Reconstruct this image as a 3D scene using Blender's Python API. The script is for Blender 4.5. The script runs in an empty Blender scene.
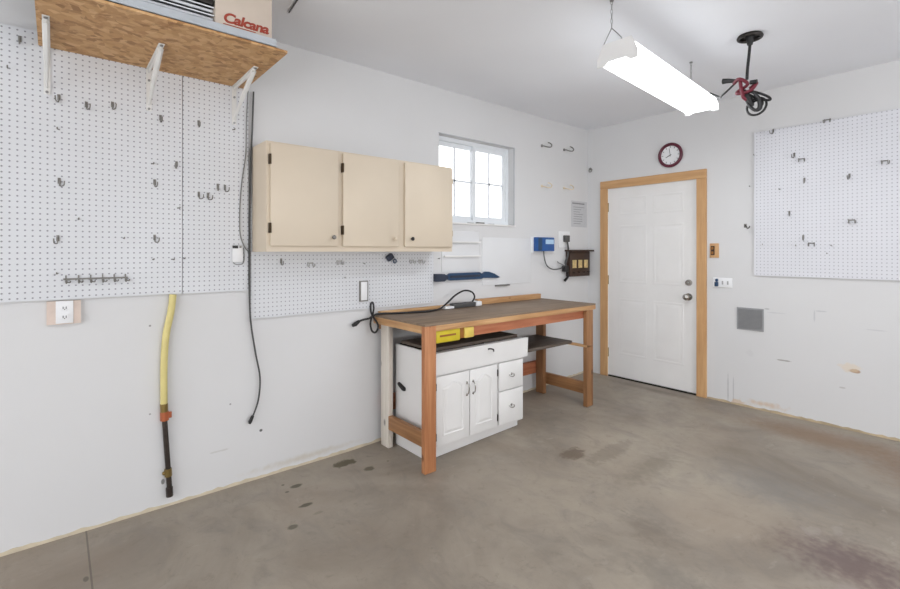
import bpy, bmesh, math, random
from mathutils import Vector, Matrix
random.seed(4)
C = bpy.context.scene
COL = C.collection
R = math.radians

# ---------------------------------------------------------------- camera
L = 4.278; CEIL = 2.604; XR = 5.9; YB = -2.7
cam_d = bpy.data.cameras.new('camera'); cam = bpy.data.objects.new('camera', cam_d); COL.objects.link(cam)
cam.location = (2.846, 0, 1.34); cam.rotation_euler = (R(90), 0, R(50))
cam_d.sensor_width = 36; cam_d.lens = 18.8; cam_d.shift_y = -43.5/900; cam_d.clip_start = .05
C.camera = cam
# ---------------------------------------------------------------- light
w = bpy.data.worlds.new('overcast_sky'); C.world = w; w.use_nodes = True
w.node_tree.nodes['Background'].inputs[0].default_value = (.965, .98, 1, 1)
w.node_tree.nodes['Background'].inputs[1].default_value = 3.9
def area(name, loc, rot, sx, sy, power, col):
    d = bpy.data.lights.new(name, 'AREA'); d.shape = 'RECTANGLE'; d.size = sx; d.size_y = sy; d.energy = power; d.color = col
    o = bpy.data.objects.new(name, d); COL.objects.link(o); o.location = loc; o.rotation_euler = rot; return o
# daylight through the open vehicle door behind the camera
area('garage_door_daylight', (3.1, YB+.55, .95), (R(-90-45), 0, R(180)), 4.6, 1.9, 8, (.985, .99, 1))
# added fill light at the right-hand wall, out of frame, evens walls and ceiling
area('side_fill_light', (XR-.25, 1.7, 1.15), (R(90+38), 0, R(90)), 2.6, 1.2, 72, (.985, .99, 1))
C.view_settings.view_transform = 'Standard'; C.view_settings.look = 'None'
C.view_settings.exposure = -0.34; C.view_settings.gamma = 1

# ---------------------------------------------------------------- helpers
class B:
    def __init__(s): s.bm = bmesh.new()
    def box(s, x0, x1, y0, y1, z0, z1, bev=0, rot=None, piv=None):
        r = bmesh.ops.create_cube(s.bm, size=1); vs = r['verts']
        c = Vector(((x0+x1)/2, (y0+y1)/2, (z0+z1)/2)); d = (abs(x1-x0), abs(y1-y0), abs(z1-z0))
        for v in vs: v.co = Vector((v.co.x*d[0], v.co.y*d[1], v.co.z*d[2])) + c
        if bev:
            es = list({e for v in vs for e in v.link_edges})
            q = bmesh.ops.bevel(s.bm, geom=es, offset=bev, segments=2, affect='EDGES', profile=.5)
            vs = list({v for f in q['faces'] for v in f.verts} | {v for v in vs if v.is_valid})
        if rot is not None:
            p = Vector(piv) if piv else c
            for v in vs: v.co = rot @ (v.co-p) + p
        return s
    def ring(s, c, u, v, r, n, r2=None):
        r2 = r2 or r
        return [s.bm.verts.new(c + u*(r*math.cos(2*math.pi*i/n)) + v*(r2*math.sin(2*math.pi*i/n))) for i in range(n)]
    def tube(s, pts, r, n=8, smooth=0, cap=True):
        P = [Vector(p) for p in pts]
        rs = list(r) if isinstance(r, (list, tuple)) else [r]*len(P)
        if smooth and len(P) > 2:
            Q = []; RR = []
            for i in range(len(P)-1):
                a, b, c, d = P[max(i-1, 0)], P[i], P[i+1], P[min(i+2, len(P)-1)]
                for k in range(smooth):
                    t = k/smooth
                    Q.append(.5*((2*b)+(c-a)*t+(2*a-5*b+4*c-d)*t*t+(-a+3*b-3*c+d)*t**3)); RR.append(rs[i]*(1-t)+rs[i+1]*t)
            Q.append(P[-1]); RR.append(rs[-1]); P, rs = Q, RR
        t0 = (P[1]-P[0]).normalized()
        u = t0.orthogonal().normalized(); prev = None; first = None
        for i, p in enumerate(P):
            t = (P[min(i+1, len(P)-1)]-P[max(i-1, 0)]).normalized()
            u = (u - t*u.dot(t)).normalized(); v = t.cross(u)
            g = s.ring(p, u, v, rs[i], n)
            if prev:
                for k in range(n): s.bm.faces.new((prev[k], prev[(k+1) % n], g[(k+1) % n], g[k]))
            else: first = g
            prev = g
        if cap: s.bm.faces.new(first[::-1]); s.bm.faces.new(prev)
        return s
    def cyl(s, p0, p1, r0, r1=None, n=16): return s.tube([p0, p1], [r0, r1 if r1 is not None else r0], n)
    def torus(s, c, axis, R_, r, n=40, m=8):
        c = Vector(c); a = Vector(axis).normalized(); u = a.orthogonal().normalized(); v = a.cross(u); rings = []
        for i in range(n):
            t = 2*math.pi*i/n; d = u*math.cos(t)+v*math.sin(t)
            rings.append(s.ring(c+d*R_, d, a, r, m))
        for i in range(n):
            g, h = rings[i], rings[(i+1) % n]
            for k in range(m): s.bm.faces.new((g[k], h[k], h[(k+1) % m], g[(k+1) % m]))
        return s
    def ball(s, c, r, sx=1, sy=1, sz=1):
        q = bmesh.ops.create_uvsphere(s.bm, u_segments=14, v_segments=9, radius=r)
        for v in q['verts']: v.co = Vector((v.co.x*sx, v.co.y*sy, v.co.z*sz)) + Vector(c)
        return s
    def prism(s, pts, d):
        """polygon pts (3D) pushed by vector d"""
        d = Vector(d); a = [s.bm.verts.new(p) for p in pts]; b = [s.bm.verts.new(Vector(p)+d) for p in pts]; n = len(a)
        s.bm.faces.new(a[::-1]); s.bm.faces.new(b)
        for i in range(n): s.bm.faces.new((a[i], a[(i+1) % n], b[(i+1) % n], b[i]))
        return s
WL = {}
def mk(name, b, mat, parent=None, loc=None, label=None, smooth=True, foot=False):
    bm = b.bm
    off = WL[parent] if parent else Vector(loc if loc else (0, 0, 0))
    if foot:
        for v in bm.verts:
            if v.co.z < .05: v.co.z = fz(v.co.y) + .0015
    for v in bm.verts: v.co -= off
    bmesh.ops.recalc_face_normals(bm, faces=bm.faces)
    me = bpy.data.meshes.new(name); bm.to_mesh(me); bm.free()
    if smooth:
        for p in me.polygons: p.use_smooth = True
        me.set_sharp_from_angle(angle=R(38))
    me.materials.append(mat)
    o = bpy.data.objects.new(name, me); COL.objects.link(o)
    if parent: o.parent = parent
    else: o.location = off
    WL[o] = off.copy()
    if label: o['label'] = label
    return o
def tag(o, label, cat, group=None):
    o['label'] = label; o['category'] = cat
    if group: o['group'] = group
    return o
def thing(name, label, cat, loc, group=None):
    o = bpy.data.objects.new(name, None); COL.objects.link(o); o.location = loc; o.empty_display_size = .05
    WL[o] = Vector(loc); return tag(o, label, cat, group)
def struct(name, b, mat, loc=(0, 0, 0), smooth=False, parent=None):
    o = mk(name, b, mat, parent, None if parent else loc, smooth=smooth)
    if not parent: o['kind'] = 'structure'
    return o
def dup(root, loc, rotz, label, group=None, sc=1, kids=True):
    r = root.copy(); COL.objects.link(r); r.location = loc; r.rotation_euler = (0, 0, rotz); r.scale = (sc, sc, sc); r['label'] = label
    if group: r['group'] = group
    for ch in list(root.children):
        c = ch.copy(); COL.objects.link(c); c.parent = r
        for g in ch.children:
            d = g.copy(); COL.objects.link(d); d.parent = c
    return r
def fz(y): return 0 if y < 1.5 else (y-1.5)*.08/(L-1.5)

# ---------------------------------------------------------------- materials
def srgb(c): return tuple(((x/255+.055)/1.055)**2.4 if x > 10 else x/255/12.92 for x in c)
class N:
    def __init__(s, name):
        s.m = bpy.data.materials.new(name); s.m.use_nodes = True; s.t = s.m.node_tree; s.n = s.t.nodes
        s.p = s.n['Principled BSDF']; s.tc = s.n.new('ShaderNodeTexCoord')
    def link(s, a, b): s.t.links.new(a, b)
    def mapping(s, scale, loc=(0, 0, 0), rot=(0, 0, 0)):
        m = s.n.new('ShaderNodeMapping'); m.inputs['Scale'].default_value = scale; m.inputs['Location'].default_value = loc; m.inputs['Rotation'].default_value = rot
        s.link(s.tc.outputs['Object'], m.inputs[0]); return m.outputs[0]
    def noise(s, scale, detail=4, vec=None, rough=.5, dist=0):
        q = s.n.new('ShaderNodeTexNoise'); q.inputs['Scale'].default_value = scale; q.inputs['Detail'].default_value = detail
        q.inputs['Roughness'].default_value = rough; q.inputs['Distortion'].default_value = dist
        s.link(vec if vec else s.tc.outputs['Object'], q.inputs['Vector']); return q.outputs['Fac']
    def ramp(s, fac, stops, interp='LINEAR'):
        r = s.n.new('ShaderNodeValToRGB'); r.color_ramp.interpolation = interp
        while len(r.color_ramp.elements) < len(stops): r.color_ramp.elements.new(.5)
        for e, (p, c) in zip(r.color_ramp.elements, stops): e.position = p; e.color = (*c, 1) if len(c) == 3 else c
        s.link(fac, r.inputs[0]); return r.outputs[0]
    def mix(s, fac, a, b, mode='MIX'):
        m = s.n.new('ShaderNodeMix'); m.data_type = 'RGBA'; m.blend_type = mode
        for i, v in ((0, fac), (6, a), (7, b)):
            if isinstance(v, (int, float)): m.inputs[i].default_value = v
            elif isinstance(v, tuple): m.inputs[i].default_value = (*v, 1)
            else: s.link(v, m.inputs[i])
        return m.outputs[2]
    def math(s, op, a, b=None, c=None, clamp=False):
        m = s.n.new('ShaderNodeMath'); m.operation = op; m.use_clamp = clamp
        for i, v in enumerate((a, b, c)):
            if v is None: continue
            if isinstance(v, (int, float)): m.inputs[i].default_value = v
            else: s.link(v, m.inputs[i])
        return m.outputs[0]
    def sep(s, vec=None):
        q = s.n.new('ShaderNodeSeparateXYZ'); s.link(vec if vec else s.tc.outputs['Object'], q.inputs[0]); return q.outputs
    def bump(s, h, strength=.2, dist=.01):
        b = s.n.new('ShaderNodeBump'); b.inputs['Strength'].default_value = strength; b.inputs['Distance'].default_value = dist
        s.link(h, b.inputs['Height']); s.link(b.outputs[0], s.p.inputs['Normal'])
    def done(s, col, rough=.5, metal=0, spec=None):
        if isinstance(col, tuple): s.p.inputs['Base Color'].default_value = (*col, 1)
        else: s.link(col, s.p.inputs['Base Color'])
        if isinstance(rough, (int, float)): s.p.inputs['Roughness'].default_value = rough
        else: s.link(rough, s.p.inputs['Roughness'])
        s.p.inputs['Metallic'].default_value = metal
        if spec is not None: s.p.inputs['Specular IOR Level'].default_value = spec
        return s.m
def plain(name, rgb, rough=.5, metal=0, var=.06, scale=14, spec=None):
    k = N(name); c = srgb(rgb); f = k.noise(scale, 3)
    return k.done(k.ramp(f, [(.3, tuple(x*(1-var) for x in c)), (.7, tuple(min(1, x*(1+var)) for x in c))]), rough, metal, spec)
def spots(k, col, lst, ax=(0, 1)):
    """worn marks: each (u, v, ru, rv, colour, strength, jitter)"""
    sx = k.sep(); nz = k.noise(28, 4)
    for (u, v, ru, rv, c, st, jit) in lst:
        du = k.math('DIVIDE', k.math('SUBTRACT', sx[ax[0]], u), ru); dv = k.math('DIVIDE', k.math('SUBTRACT', sx[ax[1]], v), rv)
        d = k.math('SQRT', k.math('ADD', k.math('MULTIPLY', du, du), k.math('MULTIPLY', dv, dv)))
        d = k.math('ADD', d, k.math('MULTIPLY', k.math('SUBTRACT', nz, .5), jit))
        f = k.n.new('ShaderNodeMapRange'); f.interpolation_type = 'SMOOTHSTEP'
        big = ru > .07; f.inputs['From Min'].default_value = 1.5 if big else 1.15; f.inputs['From Max'].default_value = .1 if big else .65
        f.inputs['To Min'].default_value = 0; f.inputs['To Max'].default_value = st
        k.link(d, f.inputs['Value']); col = k.mix(f.outputs[0], col, srgb(c))
    return col
WALLC = (218, 218, 219)
def wall_mat(name, lst, ax):
    k = N(name); c = srgb(WALLC)
    f = k.noise(1.3, 4); col = k.ramp(f, [(.3, tuple(x*.965 for x in c)), (.7, c)])
    col = spots(k, col, lst, ax); k.bump(k.noise(160, 3), .08, .003)
    return k.done(col, .62)
M = {}
M['wall_left'] = wall_mat('white_painted_drywall_left', [
    (.93, .28, .010, .009, (60, 60, 62), .9, .5), (.372, .955, .006, .006, (110, 108, 106), .8, .4), (.372, .50, .005, .005, (120, 118, 116), .7, .4),
    (.43, .135, .009, .016, (90, 88, 84), .8, .8), (.76, .47, .006, .006, (120, 118, 116), .7, .4), (.7, .22, .05, .006, (190, 188, 184), .5, 1.5),
    (3.02, 1.19, .09, .006, (175, 176, 178), .5, 1.2), (2.72, 1.43, .05, .006, (185, 186, 188), .5, 1.2),
    (1.2, .05, .3, .02, (190, 180, 160), .5, 1.5)], (1, 2))
M['wall_end'] = wall_mat('white_painted_drywall_end', [
    (1.735, .50, .05, .006, (150, 146, 142), .8, .9), (2.15, .50, .035, .014, (165, 130, 95), .85, 1.1), (2.12, .52, .06, .03, (225, 205, 175), .45, 1.4),
    (2.08, .37, .02, .006, (175, 172, 168), .6, 1.0), (1.34, .19, .006, .13, (165, 165, 168), .5, .8), (1.38, .2, .005, .11, (165, 165, 168), .5, .8),
    (1.92, .86, .006, .05, (185, 186, 190), .6, 1.0), (1.96, .90, .035, .006, (185, 186, 190), .6, 1.0), (1.68, .86, .07, .005, (190, 191, 194), .5, 1.2),
    (1.62, .885, .02, .006, (160, 160, 162), .6, .8), (1.50, .52, .03, .03, (205, 205, 206), .4, 1.5),
    (1.60, .13, .12, .022, (205, 175, 140), .6, 2.2), (1.42, .105, .05, .02, (205, 175, 140), .6, 2.0), (2.26, .80, .05, .005, (190, 190, 194), .5, 1.0)], (0, 2))
M['wall'] = wall_mat('white_painted_drywall', [], (0, 2))
k = N('white_ceiling_paint'); c = srgb((240, 242, 247)); f = k.noise(.9, 3)
k.bump(k.noise(220, 3), .06, .003); M['ceiling'] = k.done(k.ramp(f, [(.3, tuple(x*.95 for x in c)), (.7, c)]), .75)
# concrete
k = N('stained_grey_concrete')
f1 = k.noise(1.1, 8, rough=.62, dist=.6); col = k.ramp(f1, [(.28, srgb((128, 118, 107))), (.5, srgb((154, 144, 131))), (.74, srgb((174, 164, 149)))])
f2 = k.noise(3.1, 8, k.mapping((1, 1.6, 1), rot=(0, 0, R(35))), .7, 1.2)
col = k.mix(k.ramp(f2, [(.48, (0, 0, 0)), (.72, (.55, .55, .55))]), col, srgb((124, 118, 112)))
f3 = k.noise(7, 6, k.mapping((1, .5, 1), (3, 1, 0)), .65, 1.5)
col = k.mix(k.ramp(f3, [(.62, (0, 0, 0)), (.74, (.4, .4, .4))]), col, srgb((176, 168, 156)))
f5 = k.noise(16, 8, k.mapping((1, 1, 1), (2, 5, 0)), .75, .8)
col = k.mix(k.ramp(f5, [(.56, (0, 0, 0)), (.72, (.45, .45, .45))]), col, srgb((112, 103, 93)))
f4 = k.noise(.8, 3, k.mapping((1, 1, 1), (7, 3, 0))); col = k.mix(k.ramp(f4, [(.5, (0, 0, 0)), (.75, (.35, .35, .35))]), col, srgb((150, 128, 108)))
FST = []
M['floor_k'] = (k, col)
def wood(name, c0, c1, axis, rough=.55, scale=3.2, knots=True):
    k = N(name); s = [26, 26, 26]; s[axis] = 1.6
    f = k.noise(scale/2.4, 6, k.mapping(tuple(s)), .6, .5); col = k.ramp(f, [(.3, srgb(c0)), (.68, srgb(c1))])
    f2 = k.noise(2.2, 3); col = k.mix(k.ramp(f2, [(.4, (0, 0, 0)), (.75, (.5, .5, .5))]), col, tuple(x*.78 for x in srgb(c0)))
    if knots:
        s2 = [9, 9, 9]; s2[axis] = 5
        v = k.n.new('ShaderNodeTexVoronoi'); v.inputs['Scale'].default_value = .9; k.link(k.mapping(tuple(s2), (.3, .2, .7)), v.inputs['Vector'])
        col = k.mix(k.ramp(v.outputs['Distance'], [(.05, (.85, .85, .85)), (.13, (0, 0, 0))]), col, tuple(x*.35 for x in srgb(c0)))
    k.bump(f, .12, .003); return k.done(col, rough)
for ax, n in enumerate('xyz'):
    M['pine_'+n] = wood('pine_lumber_along_'+n, (176, 128, 82), (216, 174, 126), ax)
    M['oak_'+n] = wood('oak_casing_along_'+n, (190, 144, 96), (216, 174, 126), ax, .45, knots=False)
M['redpine_z'] = wood('orange_pine_post', (168, 106, 66), (203, 144, 100), 2)
M['redpine_y'] = wood('reddish_pine_rail', (176, 100, 68), (212, 142, 104), 1)
M['brownpine_y'] = wood('brown_lumber', (120, 84, 58), (158, 118, 84), 1)
M['brownpine_x'] = wood('brown_lumber_cross', (140, 98, 62), (180, 132, 88), 0)
M['brownpine_z'] = wood('brown_lumber_post', (134, 94, 62), (172, 126, 84), 2)
M['whitewood_z'] = wood('whitewashed_post', (206, 196, 184), (228, 221, 210), 2)
M['top_y'] = wood('worn_hardboard_top', (120, 101, 84), (152, 132, 111), 1, .6, knots=False)
M['darkboard_y'] = wood('dark_grey_board', (74, 64, 56), (112, 100, 90), 1, .6, knots=False)
# OSB
k = N('oriented_strand_board'); v = k.n.new('ShaderNodeTexVoronoi'); v.inputs['Scale'].default_value = 1; v.inputs['Randomness'].default_value = 1
nz = k.n.new('ShaderNodeTexNoise'); nz.inputs['Scale'].default_value = 9; k.link(k.tc.outputs['Object'], nz.inputs['Vector'])
mx = k.mix(.045, k.tc.outputs['Object'], nz.outputs['Color'], 'LINEAR_LIGHT')
mp = k.n.new('ShaderNodeMapping'); mp.inputs['Scale'].default_value = (40, 34, 40); k.link(mx, mp.inputs[0]); k.link(mp.outputs[0], v.inputs['Vector'])
hs = k.n.new('ShaderNodeSeparateColor'); k.link(v.outputs['Color'], hs.inputs[0])
col = k.ramp(hs.outputs[0], [(.0, srgb((158, 116, 72))), (.15, srgb((186, 142, 92))), (.5, srgb((200, 156, 106))), (.85, srgb((214, 174, 126))), (1, srgb((184, 138, 90)))])
f = k.noise(10, 5, rough=.7); col = k.mix(k.ramp(f, [(.54, (0, 0, 0)), (.68, (.7, .7, .7))]), col, srgb((146, 98, 52)))
M['osb'] = k.done(col, .6)
# pegboard
def peg(name, u, base=(218, 220, 224), hc=srgb((142, 142, 150))):
    k = N(name); s = k.sep(); P = .0254
    a = k.math('SUBTRACT', k.math('FRACT', k.math('DIVIDE', s[u], P)), .5); b = k.math('SUBTRACT', k.math('FRACT', k.math('DIVIDE', s[2], P)), .5)
    d = k.math('SQRT', k.math('ADD', k.math('MULTIPLY', a, a), k.math('MULTIPLY', b, b)))
    hole = k.ramp(d, [(.12, (1, 1, 1)), (.17, (0, 0, 0))]); c = srgb(base)
    col = k.ramp(k.noise(2, 3), [(.3, tuple(x*.96 for x in c)), (.7, c)])
    return k.done(k.mix(hole, col, hc), .45)
M['peg_y'] = peg('white_pegboard_left', 1); M['peg_x'] = peg('white_pegboard_end', 0, (222, 223, 229), srgb((168, 168, 176)))
M['white_board'] = plain('white_hardboard', (224, 225, 227), .45, var=.02, scale=3)
M['cream'] = plain('cream_cabinet_paint', (214, 200, 180), .5, var=.03, scale=3)
M['cream_dark'] = plain('cream_cabinet_interior', (190, 172, 148), .6)
M['white_paint'] = plain('white_gloss_paint', (232, 231, 230), .35, var=.02, scale=5)
M['offwhite'] = plain('cream_painted_hook', (222, 208, 184), .5)
M['white_plastic'] = plain('white_plastic', (235, 236, 238), .35, var=.01)
M['white_metal'] = plain('white_enamelled_metal', (226, 226, 224), .35, var=.03)
M['vinyl'] = plain('white_vinyl_frame', (232, 236, 240), .35, var=.01)
M['black'] = plain('black_rubber', (28, 27, 28), .5)
M['blackmetal'] = plain('black_metal', (44, 40, 38), .4, .6)
M['bronze'] = plain('dark_bronze_hinge', (74, 60, 44), .4, .7)
M['grey_cable'] = plain('grey_cable', (130, 130, 128), .5)
M['dgrey_cable'] = plain('dark_grey_cable', (74, 74, 74), .5)
M['steel'] = plain('zinc_steel', (150, 150, 150), .35, .9)
M['dullsteel'] = plain('dull_grey_hook', (128, 126, 122), .5, .3)
M['chrome'] = plain('satin_nickel', (176, 174, 170), .25, 1)
M['yellow'] = plain('yellow_coated_pipe', (216, 202, 134), .45, var=.08)
M['yellowp'] = plain('yellow_plastic', (206, 186, 40), .4, var=.08)
M['yellowpale'] = plain('pale_yellow_plastic', (222, 196, 96), .4)
M['brown'] = plain('brown_plastic', (150, 98, 40), .5)
M['iron'] = plain('black_iron_pipe', (62, 54, 50), .45, .5, var=.2, scale=40)
M['brass'] = plain('tarnished_brass', (140, 118, 70), .4, .7)
M['redvalve'] = plain('rusty_orange_valve', (176, 96, 60), .5, .2)
M['beige_metal'] = plain('beige_heater_enamel', (206, 192, 178), .4, var=.02)
M['galv'] = plain('galvanised_sheet', (198, 204, 210), .35, .5, var=.08, scale=8)
M['alu'] = plain('aluminium_fin', (214, 216, 220), .4, .1)
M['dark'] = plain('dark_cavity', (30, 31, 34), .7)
M['red'] = plain('red_logo_paint', (158, 62, 44), .5, var=.02)
M['maroon'] = plain('maroon_clock_rim', (92, 32, 50), .3)
M['redcord'] = plain('red_cord', (108, 30, 46), .45)
M['blue'] = plain('blue_plastic', (30, 84, 152), .4)
M['bluepale'] = plain('pale_blue_label', (176, 206, 232), .5)
M['navy'] = plain('navy_tool_steel', (44, 72, 104), .4, .3)
M['navydark'] = plain('dark_navy_grip', (38, 48, 66), .5)
M['ventgrey'] = plain('grey_vent_enamel', (150, 151, 153), .5)
M['paper'] = plain('grey_printed_paper', (196, 197, 200), .7, var=.05, scale=60)
M['ink'] = plain('grey_print', (138, 139, 142), .7)
M['rackwood'] = plain('dark_walnut', (58, 38, 26), .45, var=.2)
M['tan'] = plain('bare_tan_wood', (214, 197, 186), .6, var=.08)
M['dust'] = plain('pale_dusty_strip', (206, 194, 170), .7, var=.12, scale=10)
M['dust2'] = plain('tan_unpainted_edge', (186, 168, 140), .7, var=.25, scale=8)
M['groove'] = plain('shadow_gap_paint', (206, 206, 206), .5)
k = N('lit_lamp_diffuser'); k.p.inputs['Emission Color'].default_value = (.93, .97, 1, 1); k.p.inputs['Emission Strength'].default_value = 6; M['tube'] = k.done((1, 1, 1), .5)
k = N('window_glass'); tr = k.n.new('ShaderNodeBsdfTransparent'); gl = k.n.new('ShaderNodeBsdfGlossy'); gl.inputs['Roughness'].default_value = .02
fr = k.n.new('ShaderNodeFresnel'); fr.inputs[0].default_value = 1.35; ms = k.n.new('ShaderNodeMixShader')
k.link(fr.outputs[0], ms.inputs[0]); k.link(tr.outputs[0], ms.inputs[1]); k.link(gl.outputs[0], ms.inputs[2]); k.link(ms.outputs[0], k.n['Material Output'].inputs[0]); M['glass'] = k.m

# ---------------------------------------------------------------- the setting
k, col = M.pop('floor_k')
S = lambda px, py, ru, rv, c, st, jit: FST.append((px, py, ru, rv, c, st, jit))
S(.145, 1.40, .045, .085, (84, 76, 56), .9, 1.6); S(.31, 1.48, .03, .035, (92, 84, 66), .85, 1.3); S(.30, 1.62, .008, .008, (96, 88, 70), .7, .6)
S(.229, 1.05, .022, .034, (82, 76, 62), .9, .8); S(.17, .997, .010, .010, (92, 86, 70), .85, .4); S(.262, .986, .010, .012, (92, 86, 70), .85, .4)
S(.458, 1.012, .018, .040, (82, 76, 62), .9, .7); S(.608, .883, .020, .028, (88, 82, 68), .85, .7); S(.57, 1.03, .012, .03, (126, 118, 104), .6, 1.0)
S(1.03, 2.56, .068, .10, (106, 92, 78), .75, 1.5); S(1.18, 2.75, .069, .25, (124, 115, 102), .45, 1.4); S(1.45, 2.78, .09, .32, (120, 112, 99), .5, 1.8)
S(1.75, 2.15, .12, .10, (116, 106, 95), .55, 2.0); S(1.70, 3.35, .10, .05, (128, 118, 104), .4, 1.5)
S(2.42, 2.55, .24, .18, (100, 80, 80), .75, 1.6); S(2.25, 2.70, .035, .045, (176, 168, 160), .28, 3.2); S(2.33, 2.80, .02, .06, (176, 168, 160), .22, 3.2); S(2.45, 2.35, .05, .05, (170, 156, 150), .3, 2.4)
S(2.05, 3.98, .55, .17, (134, 106, 82), .7, .9); S(2.6, 3.8, .3, .26, (136, 108, 86), .65, 1.2); S(.75, 4.16, .45, .05, (104, 92, 80), .55, 1.0)
S(1.95, 1.9, .16, .10, (112, 108, 102), .45, 2.0); S(2.0, 3.0, .25, .2, (126, 124, 122), .45, 1.5)
S(.42, .095, .02, .010, (96, 90, 80), .8, .4)
col = spots(k, col, FST)
k.bump(k.noise(60, 5, rough=.7), .12, .004)
sx = k.sep(); ln = k.math('LESS_THAN', k.math('ABSOLUTE', k.math('SUBTRACT', sx[1], .112)), .0035); ln = k.math('MULTIPLY', ln, k.math('LESS_THAN', sx[0], .8))
col = k.mix(k.math('MULTIPLY', ln, .6), col, srgb((86, 80, 72)))
M['floor'] = k.done(col, k.ramp(k.noise(4, 4), [(.3, (.42,)*3), (.7, (.62,)*3)]), spec=.35)
b = B(); ys = [YB-.15, 1.5, L+.16]
for i in range(2):
    y0, y1 = ys[i], ys[i+1]; z0, z1 = fz(y0), fz(y1)
    vs = [b.bm.verts.new(p) for p in [(-.16, y0, z0), (XR+.1, y0, z0), (XR+.1, y1, z1), (-.16, y1, z1)]]; b.bm.faces.new(vs)
    vs2 = [b.bm.verts.new(p) for p in [(-.16, y0, -.12), (XR+.1, y0, -.12), (XR+.1, y1, -.12), (-.16, y1, -.12)]]; b.bm.faces.new(vs2[::-1])
bmesh.ops.remove_doubles(b.bm, verts=b.bm.verts, dist=1e-5)
be = [e for e in b.bm.edges if len(e.link_faces) == 1]; bmesh.ops.bridge_loops(b.bm, edges=be)
struct('floor', b, M['floor'])
struct('ceiling', B().box(-.16, XR+.1, YB-.15, L+.16, CEIL, CEIL+.1), M['ceiling'])
WY0, WY1, WZ0, WZ1 = 2.277, 3.134, 1.567, 2.257; T = .14
b = B().box(-T, 0, YB-.1, WY0, -.02, CEIL).box(-T, 0, WY1, L+T, -.02, CEIL).box(-T, 0, WY0, WY1, -.02, WZ0).box(-T, 0, WY0, WY1, WZ1, CEIL)
struct('wall_left', b, M['wall_left'])
DX0, DX1, DZ1 = .222, 1.104, 1.972
b = B().box(0, DX0, L, L+T, -.02, CEIL).box(DX1, XR, L, L+T, -.02, CEIL).box(DX0, DX1, L, L+T, DZ1, CEIL)
struct('wall_end', b, M['wall_end'])
struct('wall_right', B().box(XR, XR+.1, YB-.1, .4, -.02, CEIL).box(XR, XR+.1, 3.0, L+T, -.02, CEIL).box(XR, XR+.1, .4, 3.0, -.02, .95).box(XR, XR+.1, .4, 3.0, 2.15, CEIL), M['wall'])  # unseen wall; its opening is made up to go with the added side light
struct('wall_back', B().box(0, .5, YB-.12, YB, -.02, CEIL).box(5.4, XR, YB-.12, YB, -.02, CEIL).box(.5, 5.4, YB-.12, YB, 2.25, CEIL), M['wall'])
# bare strip where drywall meets slab
b = B(); n = 60
def ragged(b, along, a0, a1, off, h, d, axis):
    n = int((a1-a0)/.03); prev = None
    for i in range(n+1):
        a = a0+(a1-a0)*i/n; hh = h*(.75+.5*random.random()); z = fz(a if axis == 1 else L)-.004
        if axis == 1: P = [(0, a, z), (d, a, z), (d, a, z+hh), (0, a, z+hh)]
        else: P = [(a, L, z), (a, L-d, z), (a, L-d, z+hh), (a, L, z+hh)]
        g = [b.bm.verts.new(p) for p in P]
        if prev:
            for q in range(4): b.bm.faces.new((prev[q], prev[(q+1) % 4], g[(q+1) % 4], g[q]))
        else: b.bm.faces.new(g)
        prev = g
    b.bm.faces.new(prev[::-1]); return b
struct('baseboard_left', ragged(B(), 1, YB, L-.01, 0, .020, .004, 1), M['dust'])
struct('baseboard_end', ragged(B(), 0, DX1+.075, XR, 0, .020, .005, 0), M['dust2'])

# window
b = B(); X0, X1 = -.125, -.07; fw = .032
b.box(X0, X1, WY0, WY0+fw, WZ0, WZ1).box(X0, X1, WY1-fw, WY1, WZ0, WZ1).box(X0, X1, WY0+fw, WY1-fw, WZ0, WZ0+fw).box(X0, X1, WY0+fw, WY1-fw, WZ1-fw, WZ1)
win = mk('window_1', b, M['vinyl'], None, ((X0+X1)/2, WY0, WZ0), smooth=False); win['kind'] = 'structure'
ym = 2.72
def sash(y0, y1, x0, x1):
    b = B(); f = .034; z0, z1 = WZ0+fw, WZ1-fw
    b.box(x0, x1, y0, y0+f, z0, z1).box(x0, x1, y1-f, y1, z0, z1).box(x0, x1, y0+f, y1-f, z0, z0+f).box(x0, x1, y0+f, y1-f, z1-f, z1)
    s = mk('sash', b, M['vinyl'], win, smooth=False)
    g = B(); ymid = (y0+y1)/2; zm = (z0+z1)/2 + .01; xc = (x0+x1)/2
    g.box(xc-.006, xc+.004, ymid-.008, ymid+.008, z0+f, z1-f).box(xc-.006, xc+.004, y0+f, y1-f, zm-.008, zm+.008)
    mk('grille', g, M['vinyl'], s, smooth=False)
    mk('pane', B().box(xc-.011, xc-.008, y0+f-.002, y1-f+.002, z0+f-.002, z1-f+.002), M['glass'], s, smooth=False)
sash(WY0+fw, ym+.02, -.118, -.098); sash(ym-.015, WY1-fw, -.096, -.076)
b = B().box(-.07, .012, WY0-.005, WY1+.012, WZ0-.012, WZ0+.001, .002)
mk('window_sill', b, M['white_paint'], win, smooth=False)
b = B().box(-.004, .003, WY0-.006, WY1+.006, WZ1-.002, WZ1+.004).box(-.004, .003, WY1-.002, WY1+.005, WZ0, WZ1)
mk('corner_bead', b, plain('grey_metal_corner_bead', (186, 188, 192), .5), win, label='thin grey line along the window opening', smooth=False)

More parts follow.
